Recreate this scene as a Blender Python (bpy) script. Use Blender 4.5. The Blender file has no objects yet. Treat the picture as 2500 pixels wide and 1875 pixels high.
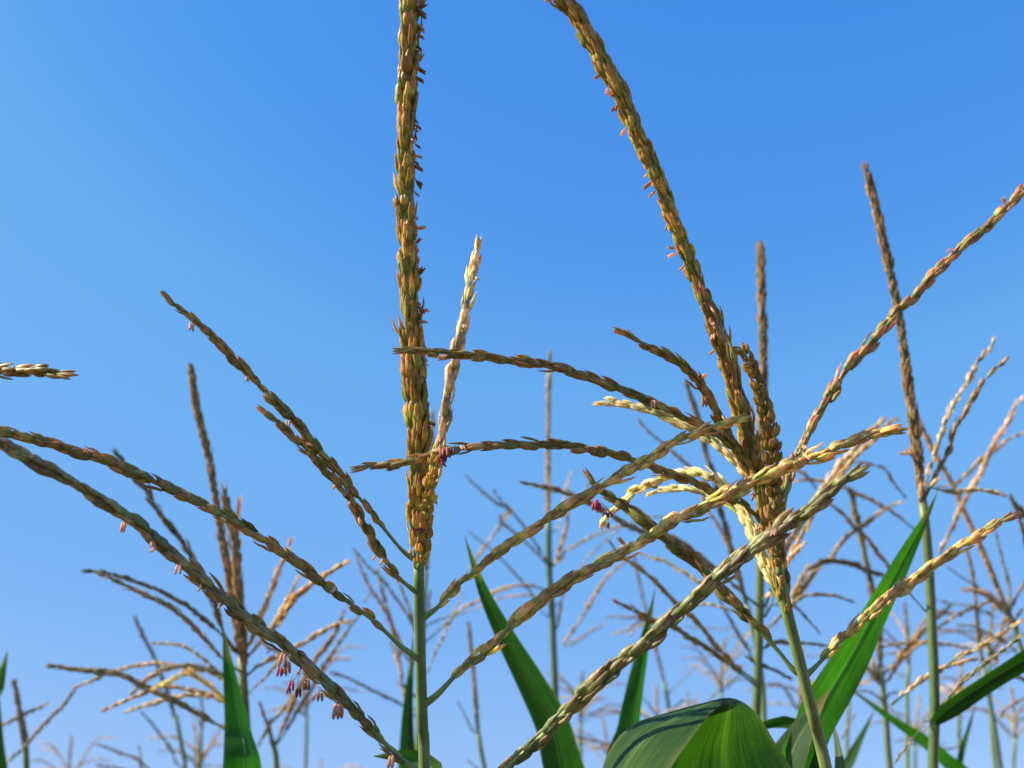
import bpy, math, random
import numpy as np
from mathutils import Vector, Matrix

R = math.radians
rng = random.Random(11)
scene = bpy.context.scene
col = scene.collection

# ------------------------------------------------------------------ camera
PITCH = R(28.0)
FPX = 1250.0 / math.tan(R(25.0))            # focal length in photo pixels (2500 wide)
CAM = Vector((0.0, 0.0, 1.50))
FWD = Vector((0, math.cos(PITCH), math.sin(PITCH)))
RGT = Vector((1, 0, 0))
UPV = Vector((0, -math.sin(PITCH), math.cos(PITCH)))
cd = bpy.data.cameras.new('camera')
cam = bpy.data.objects.new('camera', cd); col.objects.link(cam)
cam.location = CAM
cam.rotation_euler = (math.pi / 2 + PITCH, 0, 0)
cd.sensor_width = 36.0
cd.lens = 18.0 / math.tan(R(25.0))
cd.clip_start = 0.02
cd.clip_end = 6000
cd.dof.use_dof = True
cd.dof.focus_distance = 0.62
cd.dof.aperture_fstop = 9.0
scene.camera = cam

# ------------------------------------------------------------------ sky + sun
SUN_DIR = Vector((-0.80, -0.16, 0.58)).normalized()      # towards the sun: left, high
sun_el = math.asin(SUN_DIR.z)
w = bpy.data.worlds.new('World'); scene.world = w
w.use_nodes = True
nt = w.node_tree; nt.nodes.clear()
sky = nt.nodes.new('ShaderNodeTexSky'); sky.sky_type = 'NISHITA'
sky.sun_disc = False
sky.sun_elevation = sun_el
sky.sun_rotation = math.atan2(SUN_DIR.x, SUN_DIR.y)
sky.altitude = 0; sky.air_density = 1.0; sky.dust_density = 0.2; sky.ozone_density = 3.0
hs = nt.nodes.new('ShaderNodeHueSaturation')
hs.inputs['Saturation'].default_value = 1.3
bg = nt.nodes.new('ShaderNodeBackground'); bg.inputs['Strength'].default_value = 0.12
wo = nt.nodes.new('ShaderNodeOutputWorld')
nt.links.new(sky.outputs[0], hs.inputs['Color'])
spl = nt.nodes.new('ShaderNodeSeparateColor'); cmb_ = nt.nodes.new('ShaderNodeCombineColor')
nt.links.new(hs.outputs[0], spl.inputs[0])
for ch, (gm, kk) in enumerate(((.86, 1.38), (.66, 1.44), (.34, 2.48))):   # the camera's response to a clear blue sky
    pw = nt.nodes.new('ShaderNodeMath'); pw.operation = 'POWER'; pw.inputs[1].default_value = gm
    ml = nt.nodes.new('ShaderNodeMath'); ml.operation = 'MULTIPLY'; ml.inputs[1].default_value = kk
    nt.links.new(spl.outputs[ch], pw.inputs[0]); nt.links.new(pw.outputs[0], ml.inputs[0]); nt.links.new(ml.outputs[0], cmb_.inputs[ch])
crv = ((( .069, .064), (.093, .098), (.112, .138), (.235, .212), (.386, .290)),
       ((.283, .272), (.342, .355), (.376, .415), (.533, .462), (.645, .515)),
       ((.55, .66), (.716, .805), (.783, .855), (.83, .89), (.905, .915)))
spl2 = nt.nodes.new('ShaderNodeSeparateColor'); cmb2 = nt.nodes.new('ShaderNodeCombineColor')
nt.links.new(cmb_.outputs[0], spl2.inputs[0])
KE = .12 * 2 ** .85
for ch, pts in enumerate(crv):
    a_ = nt.nodes.new('ShaderNodeMath'); a_.operation = 'MULTIPLY'; a_.inputs[1].default_value = KE
    f_ = nt.nodes.new('ShaderNodeFloatCurve'); cu = f_.mapping.curves[0]
    cu.points[0].location = (0, 0); cu.points[1].location = (1.0, pts[-1][1] + (1 - pts[-1][0]) * .5)
    for q in pts: cu.points.new(*q)
    f_.mapping.extend = 'EXTRAPOLATED'; f_.mapping.update()
    b_ = nt.nodes.new('ShaderNodeMath'); b_.operation = 'MULTIPLY'; b_.inputs[1].default_value = 1 / KE
    nt.links.new(spl2.outputs[ch], a_.inputs[0]); nt.links.new(a_.outputs[0], f_.inputs['Value'])
    nt.links.new(f_.outputs[0], b_.inputs[0]); nt.links.new(b_.outputs[0], cmb2.inputs[ch])
nt.links.new(cmb2.outputs[0], bg.inputs['Color'])
nt.links.new(bg.outputs[0], wo.inputs['Surface'])

sl = bpy.data.lights.new('sun', 'SUN'); sl.energy = 4.6; sl.angle = R(0.5); sl.color = (1.0, 0.92, 0.74)
so = bpy.data.objects.new('sun', sl); col.objects.link(so)
so.rotation_euler = SUN_DIR.to_track_quat('Z', 'Y').to_euler()
so.location = (-3, 0, 6)

scene.view_settings.view_transform = 'Standard'
scene.view_settings.look = 'None'
scene.view_settings.gamma = 1.0
scene.view_settings.exposure = 0.85
scene.view_settings.use_curve_mapping = False

# ------------------------------------------------------------------ materials
def new_mat(name):
    m = bpy.data.materials.new(name); m.use_nodes = True
    n = m.node_tree; n.nodes.clear()
    return m, n, (lambda t: n.nodes.new(t)), (lambda a, b: n.links.new(a, b))

def mix_col(n, mode, fac, a, b):
    x = n.nodes.new('ShaderNodeMix'); x.data_type = 'RGBA'; x.blend_type = mode
    for s, v in ((x.inputs[0], fac), (x.inputs[6], a), (x.inputs[7], b)):
        if hasattr(v, 'is_linked'): n.links.new(v, s)
        else: s.default_value = v
    return x.outputs[2]

def plant_mat(name, transl, rough, veins, vein_scale, tr_gain=(1.5, 1.6, 0.6, 1), col_const=None, mott=0.35, obj_rand=0.3, spec=0.5, bump=0.25, noise_scale=350, spots=False):
    m, n, N, L = new_mat(name)
    out = N('ShaderNodeOutputMaterial')
    pr = N('ShaderNodeBsdfPrincipled'); tr = N('ShaderNodeBsdfTranslucent'); mx = N('ShaderNodeMixShader')
    if col_const is None:
        at = N('ShaderNodeAttribute'); at.attribute_name = 'Col'; c = at.outputs['Color']
    else:
        rgb = N('ShaderNodeRGB'); rgb.outputs[0].default_value = (*col_const, 1); c = rgb.outputs[0]
    uv = N('ShaderNodeUVMap'); uv.uv_map = 'UVMap'
    sep = N('ShaderNodeSeparateXYZ'); L(uv.outputs[0], sep.inputs[0])
    # parallel veins across the width coordinate, broken up by stretched noise
    mp = N('ShaderNodeMapping'); mp.inputs['Scale'].default_value = (vein_scale, 2.0, 1); L(uv.outputs[0], mp.inputs[0])
    vn = N('ShaderNodeTexNoise'); vn.inputs['Scale'].default_value = 1.0; vn.inputs['Detail'].default_value = 4; L(mp.outputs[0], vn.inputs[0])
    vr = N('ShaderNodeMapRange'); vr.inputs[1].default_value = .35; vr.inputs[2].default_value = .65
    vr.inputs[3].default_value = 1 - veins; vr.inputs[4].default_value = 1 + veins * .6; L(vn.outputs[0], vr.inputs[0])
    tc = N('ShaderNodeTexCoord')
    geo = N('ShaderNodeNewGeometry')
    ns = N('ShaderNodeTexNoise'); ns.inputs['Scale'].default_value = noise_scale; ns.inputs['Detail'].default_value = 3; L(geo.outputs['Position'], ns.inputs[0])
    nr = N('ShaderNodeMapRange'); nr.inputs[1].default_value = .3; nr.inputs[2].default_value = .7
    nr.inputs[3].default_value = 1 - mott; nr.inputs[4].default_value = 1 + mott * .7; L(ns.outputs[0], nr.inputs[0])
    oi = N('ShaderNodeObjectInfo')
    orr = N('ShaderNodeMapRange'); orr.inputs[3].default_value = 1 - obj_rand; orr.inputs[4].default_value = 1 + obj_rand; L(oi.outputs['Random'], orr.inputs[0])
    m1 = N('ShaderNodeMath'); m1.operation = 'MULTIPLY'; L(vr.outputs[0], m1.inputs[0]); L(nr.outputs[0], m1.inputs[1])
    m2 = N('ShaderNodeMath'); m2.operation = 'MULTIPLY'; L(m1.outputs[0], m2.inputs[0]); L(orr.outputs[0], m2.inputs[1])
    cmb = N('ShaderNodeCombineColor'); [L(m2.outputs[0], cmb.inputs[i]) for i in range(3)]
    c2 = mix_col(n, 'MULTIPLY', 1.0, c, cmb.outputs[0])
    if spots:   # small brown flecks and pale dust
        sp = N('ShaderNodeTexNoise'); sp.inputs['Scale'].default_value = 420; sp.inputs['Detail'].default_value = 2; L(geo.outputs['Position'], sp.inputs[0])
        sr = N('ShaderNodeMapRange'); sr.inputs[1].default_value = .68; sr.inputs[2].default_value = .74; sr.inputs[4].default_value = .55; L(sp.outputs[0], sr.inputs[0])
        c2 = mix_col(n, 'MIX', sr.outputs[0], c2, (.16, .13, .05, 1))
    L(c2, pr.inputs['Base Color'])
    pr.inputs['Roughness'].default_value = rough
    pr.inputs['Specular IOR Level'].default_value = spec
    bp = N('ShaderNodeBump'); bp.inputs['Strength'].default_value = bump; bp.inputs['Distance'].default_value = .0006
    L(vn.outputs[0], bp.inputs['Height']); L(bp.outputs[0], pr.inputs['Normal'])
    c3 = mix_col(n, 'MULTIPLY', 1.0, c2, tr_gain)
    L(c3, tr.inputs[0])
    mx.inputs[0].default_value = transl
    L(pr.outputs[0], mx.inputs[1]); L(tr.outputs[0], mx.inputs[2]); L(mx.outputs[0], out.inputs['Surface'])
    return m

M_SPIKE = plant_mat('spikelet_husk', .30, .42, .34, 9.0, (1.5, 1.2, .8, 1), bump=.5)
M_LEAF = plant_mat('leaf_blade', .36, .58, .34, 46.0, (1.0, 1.8, .22, 1), col_const=None, mott=.16, obj_rand=.10, spec=.18, bump=.8, spots=True, noise_scale=60)
M_STALK = plant_mat('stalk_skin', .06, .45, .18, 10.0, (1, 1, 1, 1), mott=.22, obj_rand=.08, noise_scale=120)
M_ANTHER = plant_mat('anther_skin', .40, .5, .12, 4.0, (1.3, 1.1, .9, 1), mott=.2, obj_rand=.2)

# ------------------------------------------------------------------ the ground
def soil():
    m, n, N, L = new_mat('dry_soil')
    out = N('ShaderNodeOutputMaterial'); pr = N('ShaderNodeBsdfPrincipled')
    tc = N('ShaderNodeNewGeometry'); ns = N('ShaderNodeTexNoise'); ns.inputs['Scale'].default_value = 9; ns.inputs['Detail'].default_value = 8
    L(tc.outputs['Position'], ns.inputs[0])
    cr = N('ShaderNodeValToRGB'); cr.color_ramp.elements[0].color = (.06, .04, .025, 1); cr.color_ramp.elements[1].color = (.2, .14, .09, 1)
    L(ns.outputs[0], cr.inputs[0]); L(cr.outputs[0], pr.inputs['Base Color']); pr.inputs['Roughness'].default_value = .95
    bp = N('ShaderNodeBump'); bp.inputs['Distance'].default_value = .05; L(ns.outputs[0], bp.inputs['Height']); L(bp.outputs[0], pr.inputs['Normal'])
    L(pr.outputs[0], out.inputs[0])
    V, F = [], []
    k = 60
    gx = [(-1 if i < 0 else 1) * (abs(i) / 30) ** 4 * 2500 for i in range(-30, 31)]
    for y in gx:
        for x in gx:
            h = .02 * math.sin(x * 8.4) if max(abs(x), abs(y)) < 30 else 0
            V.append((x, y, h - .02))
    s = len(gx)
    for j in range(s - 1):
        for i in range(s - 1):
            F.append((j * s + i, j * s + i + 1, (j + 1) * s + i + 1, (j + 1) * s + i))
    me = bpy.data.meshes.new('soil'); me.from_pydata(V, [], F); me.materials.append(m)
    o = bpy.data.objects.new('ground', me); col.objects.link(o); o['kind'] = 'structure'
soil()

# ------------------------------------------------------------------ pixel helpers
TS = 0.39184
TILES = {'v': (0, 0, 2500 / 2212.0), 't1': (0, 600, TS), 't2': (600, 600, TS), 't3': (1200, 600, TS), 't4': (1800, 600, TS),
         't5': (0, 1225, TS), 't6': (600, 1225, TS), 't7': (1200, 1225, TS), 't8': (1800, 1225, TS)}
def px(s):
    out = []; t = TILES['v']
    for tok in s.split():
        if tok in TILES: t = TILES[tok]; continue
        a, b = tok.split(',')
        out.append((t[0] + float(a) * t[2], t[1] + float(b) * t[2]))
    return out
def W(u, v, d):
    return CAM + d * (FWD + RGT * ((u - 1250) / FPX) + UPV * ((937.5 - v) / FPX))

def catmull(P, step):
    """Resample a list of Vectors at about equal spacing along a Catmull-Rom curve."""
    if len(P) == 2: dense = [P[0].lerp(P[1], i / 20) for i in range(21)]
    else:
        Q = [P[0] * 2 - P[1]] + list(P) + [P[-1] * 2 - P[-2]]
        dense = []
        for i in range(1, len(Q) - 2):
            p0, p1, p2, p3 = Q[i - 1], Q[i], Q[i + 1], Q[i + 2]
            for k in range(12):
                t = k / 12
                dense.append(.5 * ((2 * p1) + (p2 - p0) * t + (2 * p0 - 5 * p1 + 4 * p2 - p3) * t * t + (3 * p1 - p0 - 3 * p2 + p3) * t ** 3))
        dense.append(P[-1].copy())
    acc = [0]
    for a, b in zip(dense, dense[1:]): acc.append(acc[-1] + (b - a).length)
    L = acc[-1]; n = max(3, int(round(L / step)) + 1)
    out = []; j = 0
    for i in range(n):
        s = L * i / (n - 1)
        while j < len(acc) - 2 and acc[j + 1] < s: j += 1
        f = (s - acc[j]) / max(1e-9, acc[j + 1] - acc[j])
        out.append(dense[j].lerp(dense[j + 1], min(1, f)))
    return out, L

def frames(P):
    """Parallel-transported frames (tangent, n1, n2)."""
    T = []
    for i in range(len(P)):
        a = P[max(0, i - 1)]; b = P[min(len(P) - 1, i + 1)]
        T.append((b - a).normalized())
    n = T[0].orthogonal().normalized(); out = []
    for t in T:
        n = (n - t * n.dot(t)).normalized()
        out.append((t, n.copy(), t.cross(n)))
    return out

class MB:
    """Collects vertices, faces, colours and uvs; builds one mesh."""
    def __init__(s): s.v = []; s.f = []; s.c = []; s.uv = []; s.n = 0
    def add(s, V, F, C, UV):
        s.v.append(np.asarray(V, float)); s.c.append(np.asarray(C, float)); s.uv.append(np.asarray(UV, float))
        s.f.append(np.asarray(F, int) + s.n); s.n += len(V)
    def mesh(s, name, mat, origin=None):
        V = np.concatenate(s.v); C = np.concatenate(s.c); U = np.concatenate(s.uv); F = np.concatenate(s.f)
        if origin is not None: V = V - np.array(origin)
        me = bpy.data.meshes.new(name)
        me.vertices.add(len(V)); me.vertices.foreach_set('co', V.ravel())
        me.loops.add(F.size); me.loops.foreach_set('vertex_index', F.ravel())
        me.polygons.add(len(F)); me.polygons.foreach_set('loop_start', np.arange(0, F.size, 4)); me.polygons.foreach_set('loop_total', np.full(len(F), 4))
        me.polygons.foreach_set('use_smooth', np.ones(len(F), bool))
        me.update(calc_edges=True)
        a = me.color_attributes.new('Col', 'FLOAT_COLOR', 'POINT')
        a.data.foreach_set('color', np.hstack([C, np.ones((len(C), 1))]).ravel())
        ul = me.uv_layers.new(name='UVMap'); ul.data.foreach_set('uv', U[F.ravel()].ravel())
        me.materials.append(mat)
        me.validate()
        return me

def link(name, me, parent, world_origin, parent_origin):
    o = bpy.data.objects.new(name, me); col.objects.link(o); o.parent = parent
    o.location = Vector(world_origin) - Vector(parent_origin)
    return o

def tube(mb, P, rad, colf, seg=8, cap=True, fr=None, oval=1.0):
    fr = fr or frames(P); V, C, U, F = [], [], [], []
    n = len(P)
    for i in range(n):
        t, a, b = fr[i]; r = rad(i / (n - 1))
        for k in range(seg):
            th = 2 * math.pi * k / seg
            V.append(P[i] + a * (math.cos(th) * r) + b * (math.sin(th) * r * oval))
            C.append(colf(i / (n - 1), k)); U.append((k / seg * 1.0 if k <= seg / 2 else 1 - k / seg, i / (n - 1) * n * .1))
    for i in range(n - 1):
        for k in range(seg):
            k2 = (k + 1) % seg
            F.append((i * seg + k, i * seg + k2, (i + 1) * seg + k2, (i + 1) * seg + k))
    if cap:
        for i in (0, n - 1):
            o = i * seg
            for k in range(1, seg - 2, 2):
                q = (o, o + k, o + k + 1, o + k + 2)
                F.append(q if i else q[::-1])
    mb.add(V, F, C, U)

# ------------------------------------------------------------------ spikelet template: z = length, +x = away from the rachis
def glume(seg, rings, ln, hw, thick, lean_t, lean_x, bow, off):
    """One boat-shaped husk, closed; returns verts, faces, t per vert, uv."""
    prof_t = np.linspace(0, 1, rings)
    V, F, T, U = [], [], [], []
    for i, t in enumerate(prof_t):
        r = (math.sin(math.pi * min(1, t * .88 + .10)) ** .75) * (1 - .25 * t) if 0 < t < 1 else (.34 if t == 0 else .03)
        for k in range(seg):
            th = 2 * math.pi * k / seg
            keel = 1 + .16 * (math.cos(2 * th) if k % 2 == 0 else 0)
            x = math.cos(th) * r * hw * thick * keel; y = math.sin(th) * r * hw
            x += bow * math.sin(math.pi * t) * hw + lean_x * t * ln + off[0]
            y += lean_t * t * ln + off[1]
            V.append((x, y, t * ln)); T.append(t); U.append((k / seg if k <= seg / 2 else 1 - k / seg, t))
    for i in range(rings - 1):
        for k in range(seg):
            k2 = (k + 1) % seg
            F.append((i * seg + k, i * seg + k2, (i + 1) * seg + k2, (i + 1) * seg + k))
    return V, F, T, U

def make_template(shape, lod):
    ln, hw = .0134, .00188
    seg, rings = (8, 7) if lod == 0 else ((5, 4) if lod == 1 else (4, 4))
    Vs, Fs, Ts, Us = [], [], [], []
    def put(g):
        n = len(Vs); Vs.extend(g[0]); Fs.extend([tuple(a + n for a in f) for f in g[1]]); Ts.extend(g[2]); Us.extend(g[3])
    if shape == 0:    # closed, pointed
        put(glume(seg, rings, ln, hw, .62, .03, -.02, .25, (.0004, .0003)))
        if lod < 2: put(glume(seg, rings, ln * .93, hw * .92, .55, -.05, .06, .15, (.0010, -.0006)))
    elif shape == 1:  # plump
        put(glume(seg, rings, ln * .92, hw * 1.18, .75, .02, -.01, .35, (.0005, .0004)))
        if lod < 2: put(glume(seg, rings, ln * .80, hw * 1.0, .6, -.07, .05, .3, (.0012, -.0007)))
    elif shape == 2:  # gaping
        put(glume(seg, rings, ln * 1.02, hw * .95, .48, .05, -.03, .1, (.0002, .0004)))
        if lod < 2: put(glume(seg, rings, ln * 1.0, hw * .85, .42, -.06, .13, .3, (.0012, -.0004)))
    elif shape == 3:  # slender, dry
        put(glume(seg, rings, ln * 1.15, hw * .82, .6, -.02, .02, .2, (.0004, -.0002)))
        if lod < 2: put(glume(seg, rings, ln * .95, hw * .8, .5, .09, .07, .1, (.0009, .0005)))
    else:             # short and round (crowded, curled)
        put(glume(seg, rings, ln * .62, hw * 1.15, .85, .04, .03, .3, (.0006, .0005)))
        if lod < 2: put(glume(seg, rings, ln * .55, hw * 1.0, .8, -.12, .14, .3, (.0014, -.0007)))
    return np.array(Vs), np.array(Fs), np.array(Ts), np.array(Us)
TPL = {(s, l): make_template(s, l) for s in range(5) for l in range(3)}

PAL = {  # base, middle, tip of a husk
    'olive': ((.22, .28, .04), (.44, .35, .075), (.42, .22, .05)),
    'brown': ((.17, .22, .05), (.31, .25, .075), (.31, .16, .06)),
    'leaden': ((.14, .21, .06), (.25, .24, .10), (.24, .16, .085)),
    'gold': ((.34, .42, .09), (.56, .48, .17), (.48, .29, .12)),
    'cream': ((.50, .54, .18), (.76, .68, .36), (.64, .48, .24)),
    'pale': ((.34, .40, .20), (.62, .54, .34), (.50, .36, .22)),
    'rosy': ((.22, .30, .08), (.40, .31, .11), (.44, .19, .10)),
    'dark': ((.17, .20, .045), (.31, .24, .065), (.30, .16, .055)),
    'far': ((.26, .28, .11), (.52, .38, .19), (.52, .31, .17)),
    'fardark': ((.19, .23, .10), (.36, .30, .16), (.36, .25, .15)),
    'farpink': ((.34, .34, .19), (.60, .49, .33), (.54, .38, .26)),
    'fargold': ((.36, .36, .11), (.64, .46, .17), (.60, .34, .13)),
}
def husk_colors(T, pal, r):
    b, m, t = [np.array(x) for x in PAL[pal]]
    b, m, t = b * np.array((1.45, 1.45, 1.3)), m * np.array((1.5, 1.48, 1.36)), t * np.array((1.5, 1.5, 1.38))
    sh = r.uniform(-.22, .22)
    k = np.clip(T * 1.25 + sh, 0, 1)[:, None]
    c = np.where(k < .45, b + (m - b) * (k / .45), m + (t - m) * ((k - .45) / .55))
    mixg = r.random()
    if mixg < .18: c = c * .45 + np.array(PAL[pal][0]) * .75          # greener
    elif mixg < .28: c = c * .6 + np.array(PAL[pal][2]) * .6          # redder
    c = c * r.uniform(.8, 1.22)
    return np.clip(c, .01, .9)

MESHCACHE = {}
def spikelet_mesh(shape, pal, var):
    key = (shape, pal, var)
    if key not in MESHCACHE:
        V, F, T, U = TPL[(shape, 0)]
        r = random.Random(hash((shape, var)) % 9999 + len(pal) * 17)
        mb = MB()
        V2 = V.copy(); V2[:, 0] += .0003 * np.sin(V[:, 2] * 900 + var); V2[:, 1] *= r.uniform(.9, 1.12)
        mb.add(V2, F, husk_colors(T, pal, r), U)
        MESHCACHE[key] = mb.mesh('spikelet', M_SPIKE)
    return MESHCACHE[key]

def basis(t, out):
    """Rotation matrix: z along t, x along out."""
    z = t.normalized(); x = (out - z * out.dot(z)).normalized(); y = z.cross(x)
    return Matrix((x, y, z)).transposed()

# ------------------------------------------------------------------ anther
def anther_mesh(c, seed):
    r = random.Random(seed); mb = MB()
    for s in (-1, 1):   # two lobes side by side
        P = [Vector((s * .00042, 0, 0)), Vector((s * .00050, .0001, -.0016)), Vector((s * .00046, .0003, -.0034)), Vector((s * .0007, .0004, -.0050))]
        tube(mb, P, lambda t: .00050 * (1 - .55 * abs(2 * t - 1) ** 3), lambda t, k: tuple(x * (1 - .25 * t) for x in c), 6)
    P = [Vector((0, 0, .0022)), Vector((0, .0002, .001)), Vector((0, 0, 0))]
    tube(mb, P, lambda t: .00016, lambda t, k: (.6, .55, .4), 4)
    return mb.mesh('anther', M_ANTHER)
ANTH = {'peach': anther_mesh((.92, .62, .42), 1), 'orange': anther_mesh((.60, .28, .10), 2), 'white': anther_mesh((.80, .60, .50), 3),
        'crimson': anther_mesh((.42, .02, .09), 4), 'tan': anther_mesh((.46, .27, .15), 5)}

# ------------------------------------------------------------------ plants
PLANTS = []
class Plant:
    def __init__(s, label, stalk, D, pal, rad_top=.0032, near=False, spike=None, spike_w=1.0, lod=2, tassel_v=None, sc=1.0, green=(.20, .30, .09), base_dx=0.0, low=True, lower_col=None):
        """stalk: photo pixels from where the tassel spike starts down to the frame's foot; spike: tip .. stalk top."""
        s.D = D; s.pal = pal; s.near = near; s.lod = lod; s.sc = sc; s.green = green
        s.cands = []; s.branches = []
        s.stalk_px = px(stalk)
        pts = [W(u, v, D) for u, v in s.stalk_px]
        b = pts[-1]; sl = pts[-1] - pts[-2]; sl = sl / max(1e-6, -sl.z)
        base = Vector((b.x + sl.x * .25 + base_dx, b.y + max(-.3, min(.3, sl.y)) * .25, 0))
        mid = Vector((b.x + sl.x * .12, b.y + sl.y * .12, b.z - .2)).lerp(Vector((base.x, base.y, b.z - .35)), .4)
        pts += [mid, Vector((base.x, base.y, b.z * .45)), base + Vector((0, 0, -.02))]
        s.base = base
        s.root = bpy.data.objects.new('maize_plant', None); col.objects.link(s.root); s.root.location = base
        s.root.empty_display_size = .1
        s.root['label'] = label; s.root['category'] = 'maize plant'; s.root['group'] = 'maize plants in the field'
        P, L = catmull(pts, .012 if near else .03)
        P = P[::-1]                        # from the ground up
        s.stalk3d = P
        Ltot = L; zt = P[-1].z
        nodes = [z for z in (.15, .33, .52, .74, .98, 1.22, 1.46)]
        def rad(t):
            z = P[min(len(P) - 1, int(round(t * (len(P) - 1))))].z
            k = min(1, max(0, (zt - z) / 1.6))
            r = rad_top + (.0095 - rad_top) * min(1, k * 1.15) ** 1.2
            if z > zt - .35: r = rad_top * (1 + .25 * (zt - z) / .35)
            for q in nodes: r += .0016 * math.exp(-((z - q) / .012) ** 2)
            return r
        rr = random.Random(int(D * 1000))
        def cf(t, k):
            a = .85 + .15 * math.sin(k * 1.7 + 1); g = green
            z = P[min(len(P) - 1, int(round(t * (len(P) - 1))))].z
            y = .5 + .5 * math.sin(z * 17 + rr.random() * .4)
            return (g[0] * a * (1 + .35 * y), g[1] * a * (1 + .1 * y), g[2] * a)
        mb = MB(); tube(mb, P, rad, cf, 10 if near else 7)
        o = link('stalk', mb.mesh('stalk', M_STALK, base), s.root, base, base)
        s.rng = random.Random(int(D * 7919) + len(label))
        if spike: s.branch(spike, D, D, pal, central=True, wid=spike_w, bare=.0, name='tassel_spike', attach=False)
        PLANTS.append(s)

    def stalk_at(s, v):
        q = s.stalk_px
        for a, b in zip(q, q[1:]):
            if a[1] <= v <= b[1]:
                f = (v - a[1]) / (b[1] - a[1]); return a[0] + (b[0] - a[0]) * f, v
        if v < q[0][1]: return q[0]
        a, b = q[-2], q[-1]; f = (v - b[1]) / (b[1] - a[1]); return b[0] + (b[0] - a[0]) * f, v

    def branch(s, path, d_tip, d_root=None, pal=None, central=False, wid=1.0, bare=.10, name='tassel_branch', attach=True, dense=1.0,
               tipcol=None, round_=False, anthers=0, acol=('peach',), aside=None, label=None, gap=0.0, open_=.15, rach=1.0, bow=0.0, tip_only=False):
        d_root = s.D if d_root is None else d_root
        q = px(path)
        if attach:
            u, v = q[-1]; su, sv = s.stalk_at(v)
            dx = abs(su - u)
            if dx > 6:
                su, sv = s.stalk_at(v + dx * .75)
                if dx > 60: q.append((u + (su - u) * .55, v + (sv - v) * .45))
                q.append((su, sv))
            else: q.append(s.stalk_at(v + 12))
        q = q[::-1]                                  # root first
        acc = [0]
        for a, b in zip(q, q[1:]): acc.append(acc[-1] + math.hypot(b[0] - a[0], b[1] - a[1]))
        pts = [W(a[0], a[1], d_root + (d_tip - d_root) * (k / acc[-1]) + bow * math.sin(math.pi * k / acc[-1])) for a, k in zip(q, acc)]
        r = s.rng
        P, L = catmull(pts, .003 if s.near else .008)
        fr = frames(P)
        pal = pal or s.pal
        org = P[0].copy()
        sc = s.sc * wid * (1 if s.near or central else 1.16)
        mb = MB()
        g = (.26, .28, .08) if central else (.22, .33, .10) if not pal.startswith('far') else (.20, .28, .12)
        rr0 = (.0037 if central else .00125) * sc * rach
        rr1 = (.0020 if central else .0006) * sc
        tube(mb, P, lambda t: (rr0 + (rr1 - rr0) * t) * (1 + (.7 if not central else 0) * max(0, 1 - t * 14)) * (min(1, .6 + t * 2) if central else 1), lambda t, k: tuple(c * (.9 + .2 * ((k * 37) % 5) / 5) for c in g), 7 if s.near else 5)
        # lay spikelets along the axis
        pitch = (.0064 if central else .0069) / dense * sc ** .5
        per = 5 if central else 2
        pos = L * bare; k = 0
        items = []
        end = L - .011 * sc
        while pos < end:
            f = pos / L; i = min(len(P) - 1, int(f * (len(P) - 1)))
            fi = f * (len(P) - 1) - i
            p = P[i].lerp(P[min(i + 1, len(P) - 1)], fi)
            t, a, b = fr[i]
            for j in range(per):
                if central: th = k * (math.pi / per) + j * 2 * math.pi / per + r.uniform(-.22, .22)
                else: th = (k % 2) * (math.pi * .5) + j * math.pi + r.uniform(-.40, .40) + f * 2.0
                if gap and r.random() < gap: continue
                out = a * math.cos(th) + b * math.sin(th)
                taper = 1.0
                if central: taper = min(1, .58 + f * 1.8)
                elif f < bare + .12: 
                    taper = .85
                    if r.random() < .2: continue
                ftip = (L - pos) / .05
                if ftip < 1: taper *= .62 + .38 * ftip
                if central: taper *= .92 + .16 * math.sin(f * 9)
                ssc = sc * taper * r.uniform(.78, 1.16)
                if round_: shp = 4
                else:
                    x = r.random()
                    shp = 2 if x < open_ else (1 if x < open_ + .3 else (3 if x < open_ + .45 else 0))
                lean = r.uniform(-.015, .045) + (r.uniform(.01, .07) if central else 0) + (.30 if round_ else 0) + (.22 if r.random() < (.035 if central else .02) else 0)
                tt = (t + out * lean + a.cross(t) * r.uniform(-.05, .05)).normalized()
                rad_here = (rr0 + (rr1 - rr0) * f)
                q0 = p + out * rad_here * .75 + t * (r.uniform(-.0028, .0028) + (j * 2 % per) / per * pitch if central else r.uniform(-.0014, .0014))
                items.append((q0, tt, out, ssc, shp, f))
            pos += pitch; k += 1
        # terminal spikelets
        t, a, b = fr[-1]
        for j in range(2):
            out = a if j else -a
            items.append((P[-1] - t * .0095 + out * .0003, (t + out * .06).normalized(), out, sc * .75, 3, 1.0))
        if central or s.near:
            me_name = name
        if s.near:
            lst = []
            for it in items: lst.append(it)
            s.cands.append((name, mb, org, lst, pal, tipcol, anthers, acol, aside, label, P, fr, L))
        else:
            for it in items: s.bake(mb, it, pal, tipcol)
            o = link(name, mb.mesh(name, M_SPIKE, org), s.root, org, s.base)
            if label: o['label'] = label
            s.add_anthers(o, org, P, fr, L, anthers, acol, aside, sc)
        return P

    def pal_for(s, it, pal, tipcol):
        if tipcol and it[5] > .93: return tipcol
        return pal

    def bake(s, mb, it, pal, tipcol, lod=None):
        q0, tt, out, ssc, shp, f = it
        V, F, T, U = TPL[(shp, s.lod if lod is None else lod)]
        m = np.array(basis(tt, out))
        Vw = (V * ssc) @ m.T + np.array(q0)
        mb.add(Vw, F, husk_colors(T, s.pal_for(it, pal, tipcol), s.rng), U)

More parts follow.
